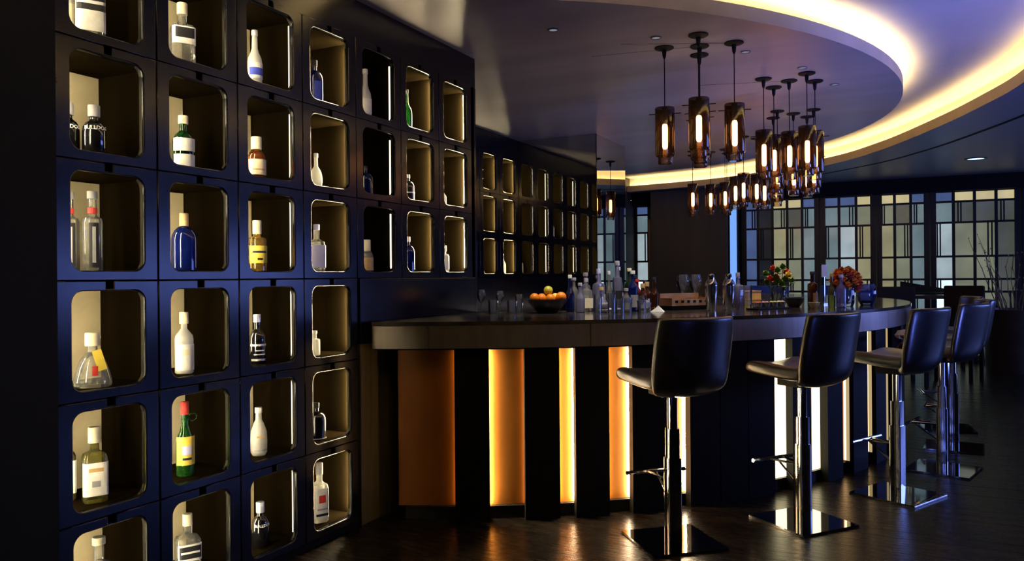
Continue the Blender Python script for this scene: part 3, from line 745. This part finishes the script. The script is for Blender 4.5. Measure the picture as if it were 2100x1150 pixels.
bottle('small white bottle in the lowest row of the far niche wall', (W2X - .10, Y2[6] + .01, z), .22, .040, kind='slim', gl='frost', cap='white', rz=FACE)
bottle('clear bottle in the middle row of the far niche wall', (W2X - .10, Y2[4], z + PZ), .26, .040, kind='round', gl='clear', cap='cream', rz=FACE, lab=[(.1, .5, 'white', 60)])

# ================================================================== THINGS ON THE COUNTER
ZK = ZT + .0005
def cp(r, a): return pol(r, a, ZK)
# drinking glasses
TUM = [(.0001, .004), (.028, .004), (.030, .0), (.034, .09), (.032, .09), (.028, .012), (.0001, .012)]
HIGH = [(.026, 0), (.031, .14), (.029, .14), (.024, .012), (.0001, .012)]
WINE = [(.032, 0), (.032, .003), (.004, .008), (.0035, .085), (.018, .10), (.036, .14), (.037, .165), (.030, .20), (.029, .20), (.035, .165), (.016, .106), (.0001, .10)]
MG = glass('glassware', (.90, .92, .97), .10, (.8, .85, 1), .04, .8)
MGD = glass('glassware_dark', (.6, .6, .6), .05, (.5, .5, .5), .04, .6)
GL = {'tumbler': mesh('bowl', *lathe(TUM, 18, close=False), MG, True), 'highball_glass': mesh('bowl', *lathe(HIGH, 18, close=False), MG, True), 'wine_glass': mesh('bowl', *lathe(WINE, 18, close=False), MG, True)}
def gls(kind, r, a, label, s=1.0):
    o = add(kind, GL[kind], None, cp(r, a)); o.scale = (s, s, s)
    return tag(o, label, 'glass', 'glasses standing on the bar')
for i, (r, a, k, s) in enumerate([(3.14, 28.7, 'wine_glass', .8), (3.22, 30.1, 'tumbler', 1), (3.12, 31.0, 'wine_glass', .75), (3.24, 32.3, 'tumbler', 1), (3.13, 33.4, 'highball_glass', .9)]):
    gls(k, r, a, '%s of the dim glasses left of the fruit bowl' % ['leftmost stemmed one', 'second', 'middle stemmed one', 'fourth', 'rightmost tall one'][i], s)
# fruit bowl
t = thing('fruit_bowl', 'dark wide bowl holding oranges and lemons', 'bowl', cp(3.22, 36.6))
lath('basin', [(.0001, .004), (.06, .004), (.065, 0), (.075, .01), (.125, .07), (.135, .092), (.130, .092), (.115, .07), (.06, .016), (.0001, .014)], mat('dark_bowl', (.01, .01, .012), .3, var=.1, scale=8), t, n=28, close=False)
M_or = mat('orange_peel', (.95, .25, .005), .45, var=.1, scale=60, bump=.15); M_le = mat('lemon_peel', (.85, .58, .04), .4, var=.1, scale=60, bump=.1); M_lg = mat('green_lemon_peel', (.62, .60, .05), .4, var=.15, scale=40, bump=.1)
bx, by, bz = cp(3.22, 36.6)
ex, ey = cos(.46), sin(.46)
def fruit(name, u, w_, z, r, m, lb, el=1.0):
    pr = [(max(.0001, r * sin(pi * k / 8)), -r * el * cos(pi * k / 8)) for k in range(9)]
    t = thing(name, lb, 'fruit', (bx + u * ex - w_ * ey, by + u * ey + w_ * ex, bz + z), 0, 'fruit in the dark bowl')
    lath('peel', pr, m, t, n=16); lath('stem_end', [(.004, r * el * .97), (.003, r * el * 1.03), (.0001, r * el * 1.03)], M_black, t, n=6)
fruit('orange', -.085, -.02, .100, .034, M_or, 'leftmost orange in the dark fruit bowl')
fruit('orange', -.035, .02, .095, .036, M_or, 'second orange from the left in the fruit bowl')
fruit('orange', .020, -.035, .095, .034, M_or, 'orange in the middle of the fruit bowl, at the front')
fruit('lemon', .055, .03, .095, .032, M_le, 'yellow lemon in the fruit bowl', 1.15)
fruit('orange', .092, -.005, .105, .036, M_or, 'rightmost orange in the dark fruit bowl')
fruit('lemon', .008, .02, .150, .031, M_lg, 'greenish lemon on top of the oranges')
# bottle cluster
cl = [(3.12, 40.0, .255, .030, 'slim', 'navy', 'white', 'dark slim bottle with white tip right of the fruit bowl'),
      (3.22, 40.7, .20, .032, 'slim', 'violet', 'silver', 'silver-necked clear bottle among the bar bottles'),
      (3.32, 42.7, .17, .044, 'orb', 'violet', 'tan', 'round clear decanter at the front of the bar bottles'),
      (3.10, 42.3, .23, .036, 'square', 'clear', 'grey', 'grey square bottle in the bar bottle cluster'),
      (3.10, 44.05, .295, .036, 'square', 'violet', 'lilac', 'lilac-tinted square-shouldered bottle on the bar'),
      (3.07, 45.75, .28, .026, 'slim', 'clear', 'white', 'slim clear bottle with white cap on the bar'),
      (3.07, 47.0, .350, .034, 'cyl', 'violet', 'silver', 'tallest clear bottle on the bar'),
      (3.22, 47.7, .280, .036, 'round', 'blue', 'white', 'blue bottle beside the tallest clear one'),
      (3.09, 48.6, .300, .034, 'round', 'dgreen', 'cream', 'green bottle with cream cap on the bar'),
      (3.24, 48.9, .19, .034, 'stout', 'brown', 'tan', 'short brown bottle in front of the green one'),
      (3.08, 49.9, .22, .032, 'round', 'red', 'red', 'dark red bottle with red cap on the bar'),
      (3.22, 50.8, .235, .032, 'slim', 'brown', 'black', 'dark brown bottle with black cap on the bar'),
      (3.10, 51.2, .20, .034, 'stout', 'brown', 'tan', 'rightmost brown bottle beside the copper caddy'),
      (2.97, 41.5, .235, .032, 'round', 'clear', 'silver', 'clear bottle in the back row beside the dark slim one'),
      (2.97, 43.2, .27, .034, 'cyl', 'violet', 'grey', 'tall lilac bottle in the back row of the bar bottles'),
      (2.97, 45.0, .25, .030, 'slim', 'navy', 'silver', 'dark blue bottle in the back row of the bar bottles'),
      (2.96, 48.3, .31, .034, 'round', 'clear', 'white', 'clear bottle in the back row beside the green one'),
      (2.97, 50.9, .25, .034, 'round', 'dgreen', 'black', 'dark green bottle in the back row near the caddy'),
      (2.97, 52.6, .21, .034, 'stout', 'amber', 'black', 'amber bottle in the back row behind the caddy'),
      (3.30, 46.0, .16, .038, 'jug', 'clear', 'grey', 'small round bottle in front of the square one')]
for r, a, h, rad, k, g, cpn, lb in cl:
    bottle(lb, cp(r, a), h, rad, kind=k, gl=g, cap=cpn, rz=R(50), group='bottles standing on the bar', lab=[(.1, .4, random.choice(['white', 'grey', 'lilac', 'black', 'cream']), 55)] if rad > .033 else [])
for i, (r, a, k, s) in enumerate([(3.46, 41.3, 'highball_glass', .9), (3.46, 42.9, 'highball_glass', .95), (3.42, 44.2, 'tumbler', 1.0), (3.40, 45.2, 'tumbler', 1.1), (3.46, 46.5, 'tumbler', .9), (3.38, 47.3, 'wine_glass', .55), (3.36, 48.3, 'tumbler', .7)]):
    gls(k, r, a, '%s in front of the bar bottles' % ['tall blue-lit glass, leftmost', 'second tall blue-lit glass', 'short wide glass', 'largest short glass', 'short glass right of the largest one', 'small stemmed glass', 'smallest tumbler, rightmost'][i], s)
nk = tag(add('napkin', mesh('napkin', [(-.045, -.03, 0), (.045, -.03, 0), (.04, .03, 0), (-.04, .03, 0), (0, 0, .045), (.01, -.01, .04)], [(0, 1, 5), (1, 2, 4, 5), (2, 3, 4), (3, 0, 5, 4), (3, 2, 1, 0)], PAP['white']), None, cp(3.40, 49.2)), 'white folded napkin at the foot of the bar bottles', 'napkin')
# copper caddy
t = thing('copper_caddy', 'low copper caddy with a row of slots', 'caddy', cp(3.22, 55.6), R(55.6))
cop = mat('caddy_copper', (.55, .30, .11), .35, metal=.6, var=.15, scale=12)
box('tray', (-.18, .18, -.07, .07, .03, .045), cop, t); box('back_board', (-.18, .18, .055, .07, .045, .115), cop, t)
for s in (-.18, .172): box('side_board', (s, s + .008, -.07, .055, .045, .085), cop, t)
box('front_rail', (-.18, .18, -.07, -.062, .045, .075), cop, t); box('foot', (-.17, .17, -.06, .06, 0, .03), M_black, t)
for k in range(6): box('slot', (-.15 + k * .055, -.125 + k * .055, -.0715, -.0705, .050, .068), M_black, t)
for i, (r, a) in enumerate([(3.08, 57.6), (3.08, 60.0)]):
    gls('wine_glass', r, a, '%s stemmed glass behind the copper caddy' % ['left', 'right'][i], 1.25)
# cocktail shakers
def shaker(r, a, lb):
    t = thing('cocktail_shaker', lb, 'shaker', cp(r, a), R(a), 'steel cocktail shakers on the bar')
    st = mat('shaker_steel', (.70, .72, .78), .13, metal=1, var=.05, scale=12)
    lath('tin', [(.0001, 0), (.032, 0), (.034, .01), (.042, .165), (.0425, .172), (.0001, .172)], st, t, n=24)
    lath('shoulder', [(.042, .172), (.041, .19), (.028, .215), (.0001, .216)], st, t, n=24)
    lath('cap', [(.0225, .214), (.0225, .245), (.019, .253), (.0001, .254)], st, t, n=18)
shaker(3.50, 55.4, 'left steel cocktail shaker on the bar'); shaker(3.50, 58.1, 'right steel cocktail shaker on the bar')
bottle('clear violet-lit bottle right of the steel shakers', cp(3.45, 60.6), .26, .034, kind='square', gl='violet', cap='grey', rz=R(60), group='bottles standing on the bar')
bottle('dark pepper-mill shaped bottle right of the steel shakers', cp(3.38, 62.0), .25, .030, kind='slim', gl='black', cap='black', rz=R(60), group='bottles standing on the bar')
gls('highball_glass', 3.40, 63.4, 'tall glass left of the amber boxes', 1.2)
# amber boxes
M_box = mat('amber_box', (.80, .40, .05), .4, var=.3, scale=14); M_box2 = mat('yellow_box', (.85, .58, .06), .4, var=.2, scale=14)
for i, (z, m_, lb) in enumerate(((0, M_box2, 'yellow carton under the orange one on the bar'), (.062, M_box, 'orange patterned carton on top of the yellow one'))):
    t = thing('carton', lb, 'box', (*cp(3.30, 66.2)[:2], ZK + z), R(66), 'cartons on the bar')
    box('carton_body', (-.085, .085, -.05, .05, 0, .056), m_, t, .002); box('carton_lid', (-.087, .087, -.052, .052, .0565, .0615), m_, t)
# garnish tray
t = thing('garnish_tray', 'garnish tray with red, pink and green compartments', 'tray', cp(3.62, 62.6), R(62.6))
box('tray', (-.19, .19, -.05, .05, 0, .012), M_black, t)
for k, c in enumerate([(.55, .08, .05), (.75, .35, .35), (.45, .50, .10), (.70, .55, .30)]):
    cxx = -.135 + k * .09
    b_ = lath('cup', [(.0001, .013), (.030, .013), (.036, .05), (.034, .05), (.028, .016), (.0001, .016)], M_chrome, t, (cxx, 0, 0), n=16, close=False)
    gm = mat('garnish_%d' % k, c, .5, var=.4, scale=40, bump=.3)
    for j in range(5):
        lath('garnish', [(.0001, -.011), (.011, -.004), (.011, .004), (.0001, .011)], gm, b_, (.016 * cos(j * 1.26), .016 * sin(j * 1.26), .048), n=8)
# flower arrangements
def leaf_mesh(L, W_):
    v, f = [], []
    for i in range(5):
        s = i / 4; wv = W_ * sin(pi * (.08 + .92 * s)) if i < 4 else 0
        v += [(-wv, s * L, .15 * L * sin(pi * s)), (0, s * L, .1 * L * sin(pi * s)), (wv, s * L, .15 * L * sin(pi * s))]
    for i in range(4):
        b = i * 3; f += [(b, b + 1, b + 4, b + 3), (b + 1, b + 2, b + 5, b + 4)]
    return v, f
def petal_head(parent, c, r, m, npet=14):
    v, f = [], []
    for k in range(npet):
        th = 2.4 * k; ph = (k + .5) / npet * 1.9
        L = r; vv, ff = leaf_mesh(L, r * .42)
        M_ = Matrix.Translation(c) @ Matrix.Rotation(th, 4, 'Z') @ Matrix.Rotation(pi / 2 - ph, 4, 'X')
        n0 = len(v); v += [tuple(M_ @ Vector(q)) for q in vv]; f += [tuple(n0 + i for i in q) for q in ff]
    return add('flower_head', mesh('flower_head', v, f, m, True), parent)
M_fo = mat('orange_petal', (1, .28, .02), .6, var=.25, scale=25); M_fr = mat('red_petal', (.55, .07, .04), .6, var=.3, scale=25); M_fy = mat('yellow_petal', (.75, .55, .06), .6, var=.3, scale=25)
M_lf = mat('leaf_green', (.10, .20, .03), .5, var=.35, scale=25); M_st = mat('stem_green', (.06, .12, .03), .6)
VASE = [(.0001, .004), (.045, .004), (.050, 0), (.060, .03), (.062, .13), (.055, .16), (.052, .16), (.058, .13), (.054, .03), (.0001, .012)]
def bouquet(name, lb, loc, heads, R0, zc, leaves, vs=1.0):
    t = thing(name, lb, 'flowers', loc)
    lath('vase', [(r * vs, z * vs) for r, z in VASE], MG, t, n=20, close=False)
    rnd = random.Random(len(lb))
    for k in range(heads[0]):
        u = (k + .5) / heads[0]; th = 2.4 * k; ph = math.acos(1 - 1.55 * u)
        c = Vector((R0 * sin(ph) * cos(th), R0 * sin(ph) * sin(th), zc + R0 * cos(ph)))
        petal_head(t, c, heads[1], rnd.choice(heads[2]))
        tube('stem', [(c.x * .15, c.y * .15, .02), (c.x * .5, c.y * .5, .12 * vs), tuple(c)], .003, M_st, t, 5)
    for k in range(leaves):
        th = 1.3 * k + .5; me = mesh('leaf', *leaf_mesh(R0 * 1.0, R0 * .28), M_lf, True)
        l = add('leaf', me, t, (R0 * .5 * cos(th), R0 * .5 * sin(th), zc - R0 * .3)); l.rotation_euler = (R(20 + 25 * (k % 3)), 0, th - pi / 2)
    return t
bouquet('flower_arrangement', 'green and rust flower arrangement in a glass by the cartons', cp(3.36, 71.8), (12, .05, [M_fr, M_lf, M_fy, M_lf]), .10, .19, 12, .9)
bouquet('orange_flowers', 'ball of orange-red flowers in a clear vase on the bar', cp(3.80, 75.0), (30, .050, [M_fo, M_fo, M_fr, M_fo]), .095, .165, 8, 1.0)
# bowls, cups and bottles by the flowers
lathb = [(.0001, .004), (.03, .004), (.034, 0), (.062, .04), (.070, .07), (.066, .07), (.056, .04), (.0001, .014)]
for i, (r, a, m_, s, lb) in enumerate([(3.55, 66.2, M_chrome, .75, 'small steel bowl in front of the cartons'), (3.58, 68.8, mat('dark_ceramic', (.015, .012, .012), .3, var=.1, scale=9), 1.0, 'dark ceramic bowl by the garnish tray'), (3.42, 74.5, mat('blue_ceramic', (.05, .12, .35), .3, var=.1, scale=9), .95, 'blue ceramic bowl behind the dark one'), (3.74, 68.6, PAP['cream'], .6, 'small cream bowl beside the dark one')]):
    t = thing('small_bowl', lb, 'bowl', cp(r, a), 0, 'small bowls on the bar')
    lath('basin', [(p * s, q * s) for p, q in lathb], m_, t, n=20, close=False)
    lath('foot_ring', [(.034 * s, 0), (.034 * s, .003), (.028 * s, .003), (.028 * s, 0)], m_, t, n=16)
bottle('tall brown bottle left of the orange flowers', cp(3.64, 71.5), .265, .036, kind='cyl', gl='brown', cap='black', rz=R(60), group='bottles standing on the bar', lab=[(.1, .4, 'tan', 50)])
bottle('gold-capped green bottle left of the orange flowers', cp(3.78, 71.6), .25, .026, kind='slim', gl='olive', cap='yellow', rz=R(60), group='bottles standing on the bar')
bottle('violet-clear bottle against the orange flowers', cp(3.86, 71.2), .24, .034, kind='round', gl='violet', cap='white', rz=R(60), group='bottles standing on the bar')
t = thing('menu_card', 'white card standing behind the orange flowers', 'card', cp(3.55, 79.5), R(60))
box('card_sheet', (-.035, .035, -.002, .002, .22, .32), PAP['white'], t); box('card_foot', (-.035, .035, -.02, .02, 0, .012), M_chrome, t); box('card_stem', (-.004, .004, -.004, .004, .012, .225), M_chrome, t)
t = thing('glass_bowl', 'round blue-tinted fishbowl glass right of the orange flowers', 'bowl', cp(3.86, 80.0))
lath('globe', [(.0001, .004), (.04, .004), (.045, 0), (.062, .03), (.075, .08), (.070, .13), (.055, .165), (.052, .165), (.066, .13), (.071, .08), (.058, .03), (.0001, .012)], glass('bowl_blue_glass', (.55, .62, .95), .15, (.4, .5, 1), .04, .8), t, n=24, close=False)
lath('pebbles', [(.0001, .014), (.05, .016), (.058, .035), (.03, .045), (.0001, .043)], mat('blue_pebbles', (.05, .10, .45), .3, var=.5, scale=60, bump=.5), t, n=16)
# cream cloth on the fourth stool's seat
p = pol(4.27, 73.2, 0)
t = thing('cream_cloth', 'cream crumpled napkins lying on the seat of the fourth stool', 'napkin', (p[0], p[1], .910))
for i, (x, y, s) in enumerate(((-.03, .02, .055), (.05, .04, .045), (.01, -.05, .040))):
    v, f = lathe([(.0001, -.01), (s * .8, 0), (s, s * .4), (s * .7, s * .9), (.0001, s * 1.05)], 14)
    rnd = random.Random(i); v = [(a + rnd.uniform(-.006, .006), b + rnd.uniform(-.006, .006), c + rnd.uniform(-.004, .004)) for a, b, c in v]
    add('fold', mesh('fold', v, f, paper('pale_cream', (.92, .84, .60)), True), t, (x, y, 0.0))

# ================================================================== FAR FURNITURE
# planter with twigs in front of the screens
M_pot = mat('dark_planter', (.028, .020, .014), .45, var=.3, scale=5)
t = thing('twig_planter', 'large dark planter holding bare twigs by the screens', 'planter', (1.38, 12.9, 0))
v, f = lathe([(.36, 0), (.42, .80), (.43, .86), (.39, .86), (.38, .80), (.0001, .78)], 24, close=False); add('pot', mesh('pot', v, f, M_pot, True), t)
M_tw = mat('twig_bark', (.16, .11, .06), .7, var=.4, scale=30)
M_bud = mat('twig_bud', (.45, .36, .18), .6, var=.3, scale=30)
rnd = random.Random(3)
for k in range(26):
    a = rnd.uniform(0, 2 * pi); s = rnd.uniform(.10, .45); hh = rnd.uniform(.6, 1.15)
    p0 = Vector((.15 * cos(a), .15 * sin(a), .78)); pts = [p0]
    for j in range(1, 6):
        q = j / 5; pts.append(p0 + Vector((s * q * cos(a) + rnd.uniform(-.03, .03), s * q * sin(a) + rnd.uniform(-.03, .03), hh * q)))
    tw = tube('twig', pts, .006, M_tw, t, 5, radii=[.008, .007, .006, .005, .004, .002])
    for j in range(2, 6):
        lath('bud', [(.0001, -.012), (.008, 0), (.0001, .014)], M_bud, tw, tuple(pts[j] + Vector((rnd.uniform(-.02, .02), 0, 0))), n=6)
# blue bench back beyond the bar
M_bl = mat('blue_velvet', (.03, .10, .42), .7, var=.2, scale=12)
for x, w_, lb in ((-2.0, .75, 'blue upholstered bench seen beyond the cartons'), (-.95, .4, 'blue upholstered seat seen behind the flowers')):
    t = thing('blue_bench', lb, 'bench', (x, 12.9, 0), 0, 'blue seats at the back')
    box('backrest', (-w_ / 2, w_ / 2, .15, .25, .45, 1.19), M_bl, t, .02); box('seat', (-w_ / 2, w_ / 2, -.3, .15, .32, .48), M_bl, t, .03)
    for sx in (-w_ / 2 + .03, w_ / 2 - .07):
        for sy in (-.28, .2): box('leg', (sx, sx + .04, sy, sy + .04, 0, .32), M_black, t)
# dark dining chairs and a dark grand-piano-like cabinet lid are far, small and dim: chairs with parts
M_chair = mat('dark_chair_fabric', (.016, .011, .008), .8, spec=.2, var=.2, scale=20)
def far_chair(x, y, rz, lb):
    t = thing('dining_chair', lb, 'chair', (x, y, 0), rz, 'dark chairs by the screens')
    box('seat', (-.24, .24, -.24, .24, .58, .66), M_chair, t, .02); box('backrest', (-.24, .24, -.27, -.20, .66, 1.20), M_chair, t, .025)
    for sx in (-.22, .18):
        for sy in (-.24, .18): box('leg', (sx, sx + .04, sy, sy + .04, 0, .58), M_black, t)
far_chair(-.02, 10.9, R(200), 'dark high chair left of the fourth stool, before the screens')
far_chair(.62, 11.6, R(160), 'dark high chair beside the twig planter')
t = thing('console_table', 'dark console with slanted lid before the white pane', 'table', (.40, 12.9, 0))
box('tabletop', (-.5, .4, -.25, .25, 1.0, 1.05), M_leather, t, .01)
ld = add('lid', mesh('lid', [(-.45, -.2, 1.06), (.35, -.2, 1.06), (.35, .2, 1.06), (-.45, .2, 1.22), (-.45, -.2, 1.08), (.35, -.2, 1.08), (.35, .2, 1.10), (-.45, .2, 1.25)], [(0, 1, 2, 3), (4, 5, 6, 7), (0, 1, 5, 4), (1, 2, 6, 5), (2, 3, 7, 6), (3, 0, 4, 7)], M_black), t)
for sx in (-.46, .32):
    for sy in (-.2, .16): box('leg', (sx, sx + .04, sy, sy + .04, 0, 1.0), M_black, t)
